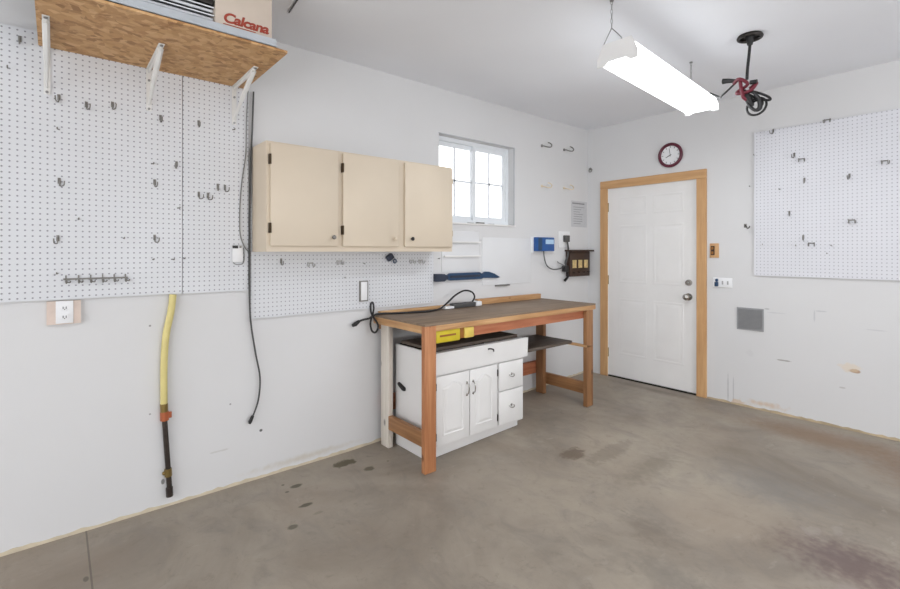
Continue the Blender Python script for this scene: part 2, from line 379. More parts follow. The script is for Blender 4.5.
# door
dz0 = .094
door = mk('door_1', B().box(DX0+.012, DX1-.012, L+.012, L+.05, dz0, DZ1-.008), M['white_paint'], None, (DX0, L+.03, dz0), smooth=False); door['kind'] = 'structure'
x0, x1 = DX0+.012, DX1-.012; wdt = x1-x0
def raised(parent, x0, x1, z0, z1):
    b = B(); yf = L+.012
    def fr(i, d): return [(x0+i, yf-d, z0+i), (x1-i, yf-d, z0+i), (x1-i, yf-d, z1-i), (x0+i, yf-d, z1-i)]
    rings = [fr(0, -.001), fr(.006, .0016), (fr(.016, .0016)), fr(.024, .0002), fr(.05, .0022)]
    g = [[b.bm.verts.new(p) for p in r] for r in rings]
    for a, c in zip(g, g[1:]):
        for i in range(4): b.bm.faces.new((a[i], a[(i+1) % 4], c[(i+1) % 4], c[i]))
    b.bm.faces.new(g[-1]); mk('raised_panel', b, M['white_paint'], parent, smooth=False)
for (a0, a1) in ((.115, .40), (.46, .745)):
    for (c0, c1) in ((.22, .78), (.93, 1.50), (1.60, 1.78)):
        raised(door, x0+a0, x0+a1, dz0+c0, dz0+c1)
kb = mk('door_handle', B().cyl((1.02, L+.012, .935), (1.02, L+.003, .935), .032).cyl((1.02, L+.012, .935), (1.02, L-.04, .935), .012).ball((1.02, L-.05, .935), .028, 1, .8, 1), M['chrome'], door)
mk('deadbolt', B().cyl((1.02, L+.012, 1.06), (1.02, L-.008, 1.06), .029, .025).box(1.008, 1.032, L-.022, L-.006, 1.055, 1.065, .002), M['chrome'], door)
for z in (.32, 1.05, 1.78):
    mk('hinge', B().cyl((DX0+.010, L+.004, z-.045), (DX0+.010, L+.004, z+.045), .006, n=8), M['brass'], door)
mk('threshold', B().box(DX0, DX1, L+.0, L+.06, .078, .092), M['blackmetal'], door, smooth=False)
b = B().box(DX0-.0005, DX0+.012, L, L+.1, .08, DZ1).box(DX1-.012, DX1+.0005, L, L+.1, .08, DZ1).box(DX0, DX1, L, L+.1, DZ1-.008, DZ1+.0005)
struct('trim_4', b, M['white_paint'], (DX0, L, .08))
yf = L-.018
struct('trim_1', B().box(.153, .233, yf, L+.002, .08, 1.966, .004), M['oak_z'], (.19, L, .08))
struct('trim_2', B().box(1.094, 1.176, yf, L+.002, .08, 1.966, .004), M['oak_z'], (1.13, L, .08))
struct('trim_3', B().box(.153, 1.176, yf, L+.002, 1.966, 2.045, .004), M['oak_x'], (.66, L, 1.966))

# ---------------------------------------------------------------- pegboards
def pegpanel(y0, y1, z0, z1, name, label):
    t = thing(name, label, 'pegboard', (0, (y0+y1)/2, z0), None)
    mk('panel', B().box(.010, .016, y0, y1, z0, z1), M['peg_y'], t, smooth=False)
    for z in (z0+.02, (z0+z1)/2, z1-.06): mk('furring_strip', B().box(.0015, .0098, y0+.01, y1-.01, z, z+.04), M['white_paint'], t, smooth=False)
    return t
pegpanel(-.70, .516, 1.115, 2.334, 'pegboard', 'large white pegboard panel under the strand-board shelf, reaching the left edge of the photo')
pegpanel(.519, .853, 1.113, 2.334, 'pegboard', 'narrow white pegboard panel left of the cream cabinet, beside the hanging black cable')
pegpanel(.868, 2.21, .945, 1.62, 'pegboard', 'low white pegboard panel between the cream cabinet and the workbench')
t = thing('pegboard', 'wide white pegboard on the door wall, right of the oak door casing', 'pegboard', (2.1, L, 1.145))
mk('panel', B().box(1.535, 2.75, L-.016, L-.010, 1.145, 2.28), M['peg_x'], t, smooth=False)
for z in (1.165, 1.7, 2.22): mk('furring_strip', B().box(1.545, 2.74, L-.0098, L-.0015, z, z+.04), M['white_paint'], t, smooth=False)
tag(mk('wall_panel', B().box(0, .004, 2.74, 3.36, 1.050, 1.455, .001), M['white_board'], None, (0, 3.05, 1.05)), 'thin plain white hardboard panel on the wall below the window', 'panel')
tag(mk('panel_ledge', B().box(.0, .02, 2.89, 3.06, 1.036, 1.048, .001), M['dullsteel'], None, (0, 2.97, 1.036)), 'short grey metal strip along the wall just right of the pointed navy tool', 'strip')

# ---------------------------------------------------------------- OSB shelf, brackets and heater
SH = 2.272; SX = .655
tag(mk('shelf_board', B().box(.0165, SX, -.06, .838, SH, SH+.012), M['osb'], None, (.3, .4, SH), smooth=False), 'tan strand-board wall shelf carrying the beige heater', 'shelf')
def bracket(y, label):
    t = thing('shelf_bracket', label, 'bracket', (.016, y, 2.05), 'white shelf brackets')
    mk('arm', B().box(.018, .40, y-.012, y+.012, SH-.005, SH-.0005, .001).box(.018, .38, y-.002, y+.002, SH-.022, SH-.005), M['white_metal'], t)
    mk('wall_plate', B().box(.0165, .021, y-.012, y+.012, 2.055, SH-.005, .001), M['white_metal'], t)
    b = B(); p = [(.375, y-.012, SH-.006), (.375, y+.012, SH-.006), (.345, y+.014, SH-.024), (.345, y-.014, SH-.024)]
    b.tube([(.365, y, SH-.012), (.19, y, SH-.095), (.024, y, 2.085)], [.013, .012, .004], 6)
    mk('brace', b, M['white_metal'], t)
    for P_ in (((.39, y, SH-.010), (.39, y, SH-.004), .007), ((.33, y, SH-.03), (.33, y, SH-.004), .005), ((.02, y, 2.21), (.027, y, 2.21), .006), ((.02, y, 2.065), (.027, y, 2.065), .006)):
        mk('bolt', B().cyl(*P_, n=8), M['steel'], t)
    return t
bracket(-.03, 'white steel bracket at the left end of the strand-board shelf')
bracket(.365, 'white steel bracket under the middle of the strand-board shelf')
bracket(.775, 'white steel bracket at the right end of the strand-board shelf, next to the cables')

ht = thing('garage_heater', 'beige garage heater with red lettering and silver louvres on the strand-board shelf', 'heater', (.4, .36, SH+.012))
HX = .636; HZ = SH+.013; HT = 2.595
mk('base_tray', B().box(.12, HX+.008, -.05, .79, HZ, HZ+.008).box(HX, HX+.008, -.05, .79, HZ, HZ+.042).box(.12, HX, .782, .79, HZ, HZ+.04), M['galv'], ht, smooth=False)
mk('casing', B().box(.14, HX-.006, .53, .775, HZ+.01, HT, .004), M['beige_metal'], ht)
mk('housing', B().box(.14, .54, -.04, .53, HZ+.01, HT).box(.54, HX-.006, -.04, .53, HT-.02, HT), M['dark'], ht, smooth=False)
fins = []
for i in range(7):
    z = HZ+.052+i*.035
    mk('louvre', B().box(.551, .624, -.04, .528, z, z+.0045, rot=Matrix.Rotation(R(20), 3, 'Y')).tube([(.596, -.04, z+.018), (.596, .528, z+.018)], .0065, 8), M['alu'], ht)
mk('gas_valve', B().box(.56, .628, .46, .525, HZ+.12, HZ+.19, .005).cyl((.61, .40, HZ+.15), (.61, .47, HZ+.15), .012), M['blackmetal'], ht)
mk('side_bracket', B().box(.555, .63, -.05, -.04, HZ+.01, HT), M['beige_metal'], ht, smooth=False)
cu = bpy.data.curves.new('lettering', 'FONT'); cu.body = 'Calcana'; cu.size = .060; cu.extrude = .0012; cu.shear = .2; cu.offset = .002; cu.space_character = .92
to = bpy.data.objects.new('lettering', cu); COL.objects.link(to); bpy.context.view_layer.update()
me = bpy.data.meshes.new_from_object(to.evaluated_get(bpy.context.evaluated_depsgraph_get())); bpy.data.objects.remove(to)
xs = [v.co.x for v in me.vertices]; sx = .195/(max(xs)-min(xs))
for v in me.vertices:
    a, c, d = (v.co.x-min(xs))*sx, v.co.y, v.co.z
    v.co = Vector((HX-.0052+d, .565+a, HZ+.062+c)) - WL[ht]
me.materials.append(M['red']); lo = bpy.data.objects.new('lettering', me); COL.objects.link(lo); lo.parent = ht; lo['label'] = 'red slanted lettering on the casing'
mk('logo_underline', B().box(HX-.006, HX-.0045, .562, .70, HZ+.050, HZ+.054), M['red'], ht, smooth=False)

# ceiling cable beyond the heater
tag(mk('ceiling_cable', B().tube([(.66, .915, 2.598), (.545, .928, 2.598), (.47, .936, 2.598), (.402, .943, 2.598)], .004, 6, 6), M['dgrey_cable'], None, (.42, .95, 2.598)), 'short dark cable on the ceiling right of the heater', 'cable')

# ---------------------------------------------------------------- cables on the left wall
c1 = thing('power_cable', 'long dark cable hanging from the shelf past the cream cabinet, plug at its end', 'cable', (.02, .87, .35))
mk('cord', B().tube([(.030, .878, 2.262), (.026, .872, 2.05), (.026, .862, 1.8), (.026, .856, 1.5), (.026, .855, 1.2), (.026, .862, .95), (.026, .89, .75), (.028, .915, .60), (.028, .905, .47), (.026, .872, .375)], .0052, 8, 6), M['dgrey_cable'], c1)
mk('plug', B().tube([(.026, .874, .385), (.024, .862, .355), (.024, .858, .342)], [.009, .011, .007], 10), M['black'], c1)
tag(mk('thermostat_wire', B().tube([(.022, .850, 2.262), (.022, .842, 2.1), (.021, .838, 1.9), (.021, .818, 1.75), (.021, .806, 1.6), (.021, .806, 1.45), (.021, .828, 1.37), (.020, .862, 1.325)], .0035, 6, 6), M['grey_cable'], None, (.02, .83, 1.33)), 'thin grey wire looping beside the thick black cable to the cabinet corner', 'wire')
t = thing('wall_remote', 'small white remote with a black end on the pegboard left of the cream cabinet', 'remote', (.017, .79, 1.27))
mk('body', B().box(.0165, .028, .762, .822, 1.275, 1.372, .008), M['white_plastic'], t)
mk('display', B().box(.027, .031, .764, .794, 1.355, 1.371, .001), M['black'], t)
mk('button', B().cyl((.028, .806, 1.363), (.031, .806, 1.363), .006), M['dullsteel'], t)
mk('wire_loop', B().tube([(.020, .768, 1.29), (.022, .775, 1.268), (.022, .80, 1.262), (.022, .822, 1.27), (.022, .829, 1.30), (.021, .826, 1.36)], .0022, 6, 5), M['grey_cable'], t)

t = thing('wall_outlet', 'white wall outlet on a tan wood block under the large left pegboard', 'outlet', (0, .03, 1.0))
mk('mounting_block', B().box(0, .018, -.032, .092, 1.0, 1.108), M['tan'], t, smooth=False)
mk('cover_plate', B().box(.018, .023, 0, .064, 1.004, 1.108, .002), M['white_plastic'], t)
for z in (1.035, 1.077):
    s_ = mk('socket', B().box(.023, .025, .018, .046, z-.013, z+.013, .001), M['white_plastic'], t)
    mk('slot', B().box(.0245, .0255, .025, .028, z-.006, z+.005).box(.0245, .0255, .036, .039, z-.006, z+.005).box(.0245, .0255, .030, .034, z-.010, z-.006), M['dark'], s_, smooth=False)
t = thing('wall_outlet', 'grey-rimmed white cover plate on the low pegboard above the workbench end', 'outlet', (.016, 1.60, 1.0))
mk('box_rim', B().box(.0165, .028, 1.572, 1.635, .998, 1.138, .001), M['dullsteel'], t)
mk('cover_plate', B().box(.028, .031, 1.580, 1.627, 1.006, 1.130, .001), M['white_plastic'], t)

# gas pipe
t = thing('gas_pipe', 'yellow coated gas line ending in a black iron pipe with a valve', 'pipe', (.03, .45, .05))
mk('yellow_line', B().tube([(.022, .472, 1.112), (.022, .462, 1.02), (.022, .440, .90), (.022, .431, .75), (.022, .431, .545)], .0168, 14, 6), M['yellow'], t, label='pale yellow coated line')
mk('coupling', B().cyl((.022, .431, .548), (.022, .432, .505), .018, n=8), M['brass'], t)
vv = mk('valve', B().cyl((.022, .433, .505), (.022, .434, .46), .020, n=8).cyl((.022, .433, .485), (.022, .458, .480), .010), M['redvalve'], t)
mk('valve_handle', B().box(.018, .026, .448, .466, .468, .500, .002), M['redvalve'], vv)
mk('iron_pipe', B().cyl((.022, .434, .46), (.022, .456, .10), .0125, n=12), M['iron'], t)
mk('fitting', B().cyl((.022, .449, .205), (.022, .451, .165), .0175, n=8).ball((.022, .432, .185), .010), M['brass'], t)
mk('end_cap', B().cyl((.022, .455, .105), (.022, .457, .058), .0165, n=8), M['iron'], t)

# ---------------------------------------------------------------- cream wall cabinet
t = thing('wall_cabinet', 'cream three-door wall cabinet hanging over the low pegboard left of the window', 'cabinet', (0, 1.53, 1.335))
CY0, CY1, CZ0, CZ1, CX = .875, 2.197, 1.336, 1.941, .25
b = B().box(.017, CX-.018, CY0, CY0+.016, CZ0, CZ1).box(.017, CX-.018, CY1-.016, CY1, CZ0, CZ1).box(.017, CX-.018, CY0+.016, CY1-.016, CZ0+.012, CZ0+.028).box(.017, CX-.018, CY0+.016, CY1-.016, CZ1-.016, CZ1).box(.017, .023, CY0+.016, CY1-.016, CZ0+.028, CZ1-.016)
mk('body', b, M['cream'], t, smooth=False)
b = B().box(CX-.018, CX, CY0, CY1, CZ0, CZ0+.045).box(CX-.018, CX, CY0, CY1, CZ1-.04, CZ1)
for y, e in ((CY0, .04), (1.27, .08), (1.70, .10), (CY1-.04, .04)): b.box(CX-.018, CX, y, y+e, CZ0+.045, CZ1-.04)
mk('face_frame', b, M['cream'], t, smooth=False)
doors = [(.893, 1.293, 'L'), (1.325, 1.725, 'L'), (1.775, 2.187, 'R')]
for i, (y0, y1, hs_) in enumerate(doors):
    d = mk('door', B().box(CX+.0002, CX+.019, y0, y1, CZ0+.032, CZ1-.012, .004), M['cream'], t)
    yk = y1-.035 if i < 2 else y0+.05
    mk('knob', B().cyl((CX+.019, yk, CZ0+.085), (CX+.032, yk, CZ0+.085), .006, n=10).ball((CX+.037, yk, CZ0+.085), .013, .7, 1, 1), M['black'] if i == 2 else M['cream'] if i == 1 else M['dullsteel'], d, label=('grey knob', 'cream knob', 'black knob')[i])
    if hs_ == 'L':
        for z in (CZ0+.13, CZ1-.10):
            mk('hinge', B().box(CX+.0005, CX+.021, y0-.007, y0+.005, z-.028, z+.028, .002).cyl((CX+.021, y0-.001, z-.024), (CX+.021, y0-.001, z+.024), .005, n=8), M['bronze'], d)
    else:
        for z in (CZ0+.13, CZ1-.10): mk('hinge', B().cyl((CX+.012, y1+.004, z-.02), (CX+.012, y1+.004, z+.02), .004, n=8), M['cream_dark'], d)

# ---------------------------------------------------------------- peg hooks
def hook_proto(name, mat, kind):
    t = thing(name, '', 'hook', (0, 0, 0))
    if kind == 'L':      # clip plate and upturned prong, prong along +x
        b = B().tube([(-.002, 0, .012), (.006, 0, .012), (.006, 0, -.014), (.03, 0, -.016), (.038, 0, -.008), (.040, 0, .006)], .0028, 6, 4)
        mk('prong', b, mat, t)
        mk('clip', B().box(0, .003, -.006, .006, -.006, .022, .001), mat, t)
    elif kind == 'S':
        mk('prong', B().tube([(-.002, 0, .004), (.010, 0, .004), (.022, 0, .002), (.024, 0, .010)], .0028, 6, 3), mat, t)
    elif kind == 'W':    # wide double prong
        mk('prong', B().tube([(.004, -.016, .012), (.006, -.016, -.012), (.026, -.018, -.014), (.032, -.018, .004)], .0028, 6, 4), mat, t)
        mk('prong', B().tube([(.004, .016, .012), (.006, .016, -.012), (.026, .018, -.014), (.032, .018, .004)], .0028, 6, 4), mat, t)
        mk('clip', B().box(0, .004, -.020, .020, .002, .010, .001), mat, t)
    return t
def W_(px, py, x=0.0):  # where the line of sight meets the left wall
    a = R(50); u = (px-450)/470; d = (-math.sin(a)+u*math.cos(a), math.cos(a)+u*math.sin(a)); t_ = (x-2.846)/d[0]
    return (x, d[1]*t_, 1.34-(py-251)/470*t_)
def E_(px, py, y=L):
    a = R(50); u = (px-450)/470; d = (-math.sin(a)+u*math.cos(a), math.cos(a)+u*math.sin(a)); t_ = y/d[1]
    return (2.846+d[0]*t_, y, 1.34-(py-251)/470*t_)
left = [
 (20, 42, 'L', 'upright grey peg hook left of the first shelf bracket, highest on the left pegboard'),
 (8, 70, 'S', 'small grey peg at the far left edge of the large pegboard below the highest hook'),
 (59, 100, 'L', 'grey peg hook just below the foot of the first shelf bracket'),
 (86, 107, 'L', 'grey peg hook, first to the right of the one below the left shelf bracket'),
 (112, 107, 'L', 'grey peg hook midway between the left and middle shelf brackets'),
 (59, 131, 'S', 'short grey peg one step under the hook below the left shelf bracket'),
 (160, 120, 'L', 'grey peg hook beside the foot of the middle shelf bracket'),
 (198, 125, 'L', 'grey peg hook between the middle and right shelf brackets'),
 (232, 131, 'S', 'short grey peg just below the foot of the right shelf bracket'),
 (176, 166, 'L', 'grey peg hook hugging the panel seam at half height, topmost along the seam'),
 (151, 165, 'S', 'tiny grey peg left of the topmost hook on the panel seam'),
 (59, 183, 'L', 'grey peg hook at mid height above the tan-block outlet'),
 (154, 184, 'L', 'grey peg hook under the tiny peg, left of the panel seam at mid height'),
 (198, 196, 'L', 'leftmost hook of the lower close pair right of the panel seam'),
 (207, 197, 'L', 'right hook of the lower close pair right of the panel seam'),
 (217, 188, 'L', 'left hook of the upper close pair near the hanging cables'),
 (224, 189, 'L', 'right hook of the upper close pair nearest the hanging cables'),
 (177, 209, 'S', 'small grey peg on the panel seam, below the topmost seam hook'),
 (78, 220, 'S', 'small grey peg alone in the lower middle of the large pegboard'),
 (58, 240, 'L', 'grey peg hook above the left end of the six-hook rail'),
 (123, 239, 'S', 'thin grey peg above the right end of the six-hook rail'),
 (154, 239, 'L', 'grey peg hook low on the large pegboard, above the yellow gas line'),
 (58, 274, 'S', 'thin grey peg just left of the six-hook rail'),
 (152, 260, 'S', 'leftmost of the three tiny pegs above the yellow gas line'),
 (171, 260, 'S', 'middle one of the three tiny pegs above the yellow gas line'),
 (183, 259, 'S', 'rightmost of the three tiny pegs above the yellow gas line')]
protos = {}
for (px, py, kd, lb) in left:
    p = W_(px, py); loc = (.0165, p[1], p[2])
    if kd not in protos:
        protos[kd] = hook_proto('peg_hook', M['dullsteel'], kd); protos[kd].location = loc; protos[kd]['label'] = lb; protos[kd]['group'] = 'hooks on the left pegboards'
    else: dup(protos[kd], loc, random.uniform(-.5, .5), lb, 'hooks on the left pegboards')
low = [(280, 262, 'L', 'dark peg hook on the low pegboard under the first cabinet door', 0),
 (309, 264, 'W', 'pale double hook under the right edge of the first cabinet door', 1), (338, 262, 'W', 'pale double hook under the gap between the first and second cabinet doors', 1),
 (362, 264, 'S', 'pale small peg above the grey-rimmed cover plate', 1), (343, 278, 'S', 'pale small peg left of the grey-rimmed cover plate', 1), (410, 261, 'W', 'pale peg hook under the left part of the third cabinet door', 1),
 (419, 261, 'W', 'pale peg hook under the middle of the third cabinet door, right of its neighbour', 1), (438, 259, 'S', 'small dark peg just above the navy tool, right of the cabinet underside', 0)]
pale = {}
M['palehook'] = plain('pale_painted_hook', (176, 176, 176), .5)
for (px, py, kd, lb, pl) in low:
    p = W_(px, py); loc = (.0165, p[1], p[2]) if p[1] < 2.2 else (.0005, p[1], p[2])
    if not pl: dup(protos[kd], loc, 0, lb, 'hooks on the low pegboard')
    elif kd not in pale: pale[kd] = hook_proto('peg_hook', M['palehook'], kd); pale[kd].location = loc; pale[kd]['label'] = lb; pale[kd]['group'] = 'hooks on the low pegboard'
    else: dup(pale[kd], loc, 0, lb, 'hooks on the low pegboard')
p = W_(388, 258)
t = thing('cord_grip', 'dark blue and black clip hanging under the second cabinet door', 'clip', (.017, p[1], p[2]))
mk('body', B().box(.0165, .05, p[1]-.03, p[1]+.02, p[2]-.014, p[2]+.026, .006, Matrix.Rotation(R(35), 3, 'X')), M['navydark'], t)
mk('loop', B().torus((.034, p[1]+.036, p[2]-.022), (1, .2, 0), .014, .004, 20, 6), M['navy'], t)
right = [
 (774, 132, 'L', 'upper left peg hook of the door-wall pegboard, below the ceiling cord loops'), (828, 121, 'W', 'topmost peg hook of the door-wall pegboard, at its upper edge'),
 (755, 156, 'S', 'faint peg at the left edge of the door-wall pegboard, upper one'), (795, 156, 'L', 'left half of the close pair of hooks high on the door-wall pegboard'),
 (802, 160, 'W', 'right half of the close pair of hooks high on the door-wall pegboard'), (805, 181, 'L', 'peg hook just below the close pair on the door-wall pegboard'),
 (850, 177, 'L', 'dark upright peg hook in the middle of the door-wall pegboard'), (885, 162, 'W', 'peg hook nearest the right edge of the photo'),
 (750, 187, 'S', 'faint peg at the left edge of the door-wall pegboard, lower one'), (781, 190, 'S', 'faint peg left of centre on the door-wall pegboard at mid height'),
 (790, 214, 'L', 'peg hook left of centre on the door-wall pegboard, above the bottom cluster'), (852, 221, 'W', 'peg hook right of centre in the lower half of the door-wall pegboard'),
 (763, 245, 'S', 'thin upright peg low at the left of the door-wall pegboard'), (796, 246, 'S', 'leftmost low peg of the bottom cluster on the door-wall pegboard'),
 (804, 238, 'L', 'highest hook of the bottom cluster on the door-wall pegboard'), (812, 244, 'W', 'widest hook of the bottom cluster on the door-wall pegboard'),
 (832, 246, 'S', 'rightmost peg of the bottom cluster on the door-wall pegboard'), (828, 254, 'S', 'lowest peg of the door-wall pegboard, just above its bottom edge')]
protos['W'] = None
for (px, py, kd, lb) in right:
    p = E_(px, py); on = p[0] > 1.536; loc = (p[0], L-(.0165 if on else .0005), p[2])
    if protos.get(kd) is None:
        protos[kd] = hook_proto('peg_hook', M['dullsteel'], kd); q = protos[kd]; q.location = loc; q.rotation_euler = (0, 0, R(-90)); q['label'] = lb; q['group'] = 'hooks on the door-wall pegboard'
    else: dup(protos[kd], loc, R(-90)+random.uniform(-.4, .4), lb, 'hooks on the door-wall pegboard')
p = E_(751, 228)
t = thing('utility_hook', 'dark bent hook on the wall just left of the door-wall pegboard', 'hook', (p[0], L, p[2]))
mk('plate', B().box(p[0]-.05, p[0]-.03, L-.003, L, p[2]+.005, p[2]+.035, .001), M['dullsteel'], t)
mk('prong', B().tube([(p[0]-.04, L-.002, p[2]+.025), (p[0]-.025, L-.02, p[2]+.008), (p[0]-.01, L-.05, p[2]-.004), (p[0]+.006, L-.065, p[2]), (p[0]+.012, L-.065, p[2]+.014)], .004, 6, 5), M['blackmetal'], t)
# six-hook rail
t = thing('hook_rail', 'metal rail with six double prongs low on the large left pegboard', 'hook rail', (.017, .14, 1.2))
ya, yb = W_(66, 280)[1], W_(125, 280)[1]; z = W_(66, 279)[2]
mk('rail', B().box(.0165, .021, ya-.01, yb+.01, z-.004, z+.004), M['dullsteel'], t)
for i in range(6):
    y = ya+(yb-ya)*i/5
    mk('prong', B().tube([(.021, y, z+.018), (.022, y, z-.014), (.040, y+.002, z-.018), (.048, y+.003, z-.004)], .003, 6, 3).tube([(.021, y, z-.012), (.030, y+.014, z-.016), (.036, y+.016, z-.008)], .0025, 6, 3), M['dullsteel'], t)

# ---------------------------------------------------------------- right part of left wall
def bighook(px, py, mat, lb, end=False):
    p = W_(px, py); y, z = p[1], p[2]
    t = thing('screw_hook', lb, 'hook', (0, y, z), 'large screw hooks by the window')
    if end: # on the end wall
        e = E_(590, 171); x, z = max(e[0], .03), e[2]; t.location = (x, L, z); WL[t] = Vector((x, L, z))
        mk('hook', B().tube([(x, L, z+.02), (x+.002, L-.02, z+.015), (x+.005, L-.035, z-.005), (x+.015, L-.04, z-.018), (x+.035, L-.04, z-.014), (x+.045, L-.04, z+.008)], .005, 8, 5), mat, t)
        mk('base', B().cyl((x, L, z+.02), (x, L-.006, z+.02), .014), mat, t)
    else:
        mk('hook', B().tube([(0, y-.05, z-.005), (.03, y-.048, z-.012), (.055, y-.025, z-.022), (.062, y+.01, z-.018), (.058, y+.028, z+.004), (.045, y+.018, z+.022), (.035, y+.0, z+.026)], .0055, 8, 5), mat, t)
        mk('base', B().cyl((0, y-.05, z-.005), (.006, y-.05, z-.005), .013), mat, t)
bighook(545, 146, M['dullsteel'], 'left one of the grey screw hook pair high on the wall right of the window')
bighook(567, 150, M['dullsteel'], 'right one of the grey screw hook pair, high above the paper notice')
bighook(545, 186, M['offwhite'], 'cream-painted screw hook below the left grey hook')
bighook(567, 188, M['offwhite'], 'cream-painted screw hook above the paper notice')
bighook(0, 171, M['dullsteel'], 'small dark hook in the room corner above the oak door casing', True)

t = thing('paper_notice', 'grey printed paper notice taped to the wall by the room corner', 'paper', (0, 4.12, 1.6))
mk('sheet', B().box(.0005, .002, 3.985, 4.255, 1.585, 1.850), M['paper'], t, smooth=False)
mk('heading', B().box(.002, .0025, 4.0, 4.21, 1.818, 1.832), M['ink'], t, smooth=False)
b = B()
for i in range(8): b.box(.002, .0024, 4.02, 4.02+random.uniform(.10, .19), 1.785-i*.024, 1.790-i*.024)
mk('printed_lines', b, M['ink'], t, smooth=False)

t = thing('battery_charger', 'blue box with a pale label on a white wall plate right of the window', 'charger', (0, 3.53, 1.33))
mk('backplate', B().box(0, .012, 3.36, 3.70, 1.325, 1.475, .003), M['white_plastic'], t)
mk('case', B().box(.012, .062, 3.385, 3.635, 1.338, 1.468, .006), M['blue'], t)
mk('label_panel', B().box(.062, .064, 3.50, 3.62, 1.405, 1.448), M['bluepale'], t, smooth=False)
mk('dark_face', B().box(.062, .0635, 3.395, 3.45, 1.345, 1.46), M['navy'], t, smooth=False)
mk('cord', B().tube([(.04, 3.50, 1.345), (.04, 3.51, 1.27), (.04, 3.55, 1.20), (.04, 3.64, 1.165), (.04, 3.75, 1.17), (.04, 3.83, 1.20), (.04, 3.86, 1.26)], .0055, 8, 6), M['dgrey_cable'], t)

t = thing('wall_outlet', 'white outlet with a grey plug high up, between the blue box and the key rack', 'outlet', (0, 3.86, 1.38))
mk('cover_plate', B().box(0, .006, 3.775, 3.955, 1.375, 1.535, .002), M['white_plastic'], t)
mk('socket', B().box(.006, .009, 3.80, 3.85, 1.40, 1.50, .001), M['white_plastic'], t)
mk('plug', B().box(.006, .04, 3.84, 3.91, 1.43, 1.495, .006), M['dgrey_cable'], t)
t = thing('power_adapter', 'dark power adapters dangling on a cord left of the key rack', 'adapter', (0, 3.84, 1.1))
mk('cord', B().tube([(.035, 3.87, 1.43), (.036, 3.885, 1.36), (.036, 3.875, 1.29), (.036, 3.84, 1.23), (.036, 3.85, 1.19)], .009, 8, 5), M['dgrey_cable'], t)
mk('adapter', B().box(.012, .055, 3.81, 3.875, 1.135, 1.195, .008), M['black'], t)
mk('plug', B().tube([(.035, 3.86, 1.135), (.036, 3.885, 1.10), (.036, 3.86, 1.07), (.036, 3.83, 1.05)], [.008, .010, .012, .014], 8, 4), M['black'], t)
mk('cord_tail', B().tube([(.035, 3.83, 1.19), (.035, 3.77, 1.215), (.035, 3.73, 1.225), (.035, 3.715, 1.24)], .005, 8, 5), M['grey_cable'], t)

t = thing('key_rack', 'dark wooden key rack with three pale squares beside the door casing', 'rack', (0, 4.07, 1.1))
kx = .05
mk('frame', B().box(0, kx, 3.895, 4.235, 1.085, 1.335, .004), M['rackwood'], t)
mk('top_ledge', B().box(0, kx+.035, 3.875, 4.262, 1.335, 1.352, .003), M['rackwood'], t)
for i in range(3):
    y = 3.935+i*.098
    mk('tile', B().box(kx, kx+.003, y, y+.065, 1.17, 1.25, .001), plain('faded_yellow_tile', (206, 182, 128), .5, var=.25, scale=30) if i == 0 else bpy.data.materials['faded_yellow_tile'], t)
for i in range(4):
    y = 3.94+i*.085
    mk('peg', B().tube([(kx, y, 1.13), (kx+.02, y, 1.125), (kx+.024, y, 1.135)], .004, 6), M['blackmetal'], t)

# white ledge rack and navy tool
t = thing('ledge_rack', 'small white wall rack with two ledges between the cabinet and the window', 'rack', (0, 2.5, 1.25))
mk('back', B().box(0, .006, 2.300, 2.700, 1.175, 1.50, .001), M['white_board'], t)
for z in (1.405, 1.292): mk('ledge', B().box(.006, .028, 2.315, 2.70, z, z+.012, .001), M['white_paint'], t)
t = thing('bar_tool', 'navy blue bar tool with notched grip and pointed end, flat under the window', 'tool', (.01, 2.55, 1.13))
g = lambda pts, x0, d, bb: bb.prism([(x0, y, z) for y, z in pts], (d, 0, 0))
mk('grip', g([(2.21, 1.105), (2.30, 1.105), (2.335, 1.125), (2.335, 1.145), (2.30, 1.162), (2.21, 1.165)], .006, .035, B()), M['navydark'], t)
mk('shaft', g([(2.335, 1.122), (2.37, 1.108), (2.70, 1.108), (2.73, 1.115), (2.90, 1.110), (2.93, 1.116), (2.86, 1.148), (2.80, 1.165), (2.755, 1.168), (2.72, 1.148), (2.69, 1.165), (2.37, 1.165), (2.335, 1.146)], .006, .02, B()), M['navy'], t)
mk('blade', B().box(.026, .031, 2.37, 2.69, 1.128, 1.146, .001), M['navydark'], t)
mk('mount', B().cyl((0, 2.45, 1.137), (.008, 2.45, 1.137), .01).cyl((0, 2.8, 1.137), (.008, 2.8, 1.137), .01), M['steel'], t)
b = B()
t = thing('window_latch', 'small dark catches lying on the window sill under the middle bar', 'latch', (-.02, 2.75, WZ0))
mk('body', B().box(-.04, -.01, 2.70, 2.78, WZ0+.001, WZ0+.014, .003), M['dullsteel'], t)
mk('tab', B().box(-.035, -.015, 2.60, 2.66, WZ0+.001, WZ0+.007, .001).box(-.035, -.015, 2.84, 2.90, WZ0+.001, WZ0+.006, .001), M['dullsteel'], t)

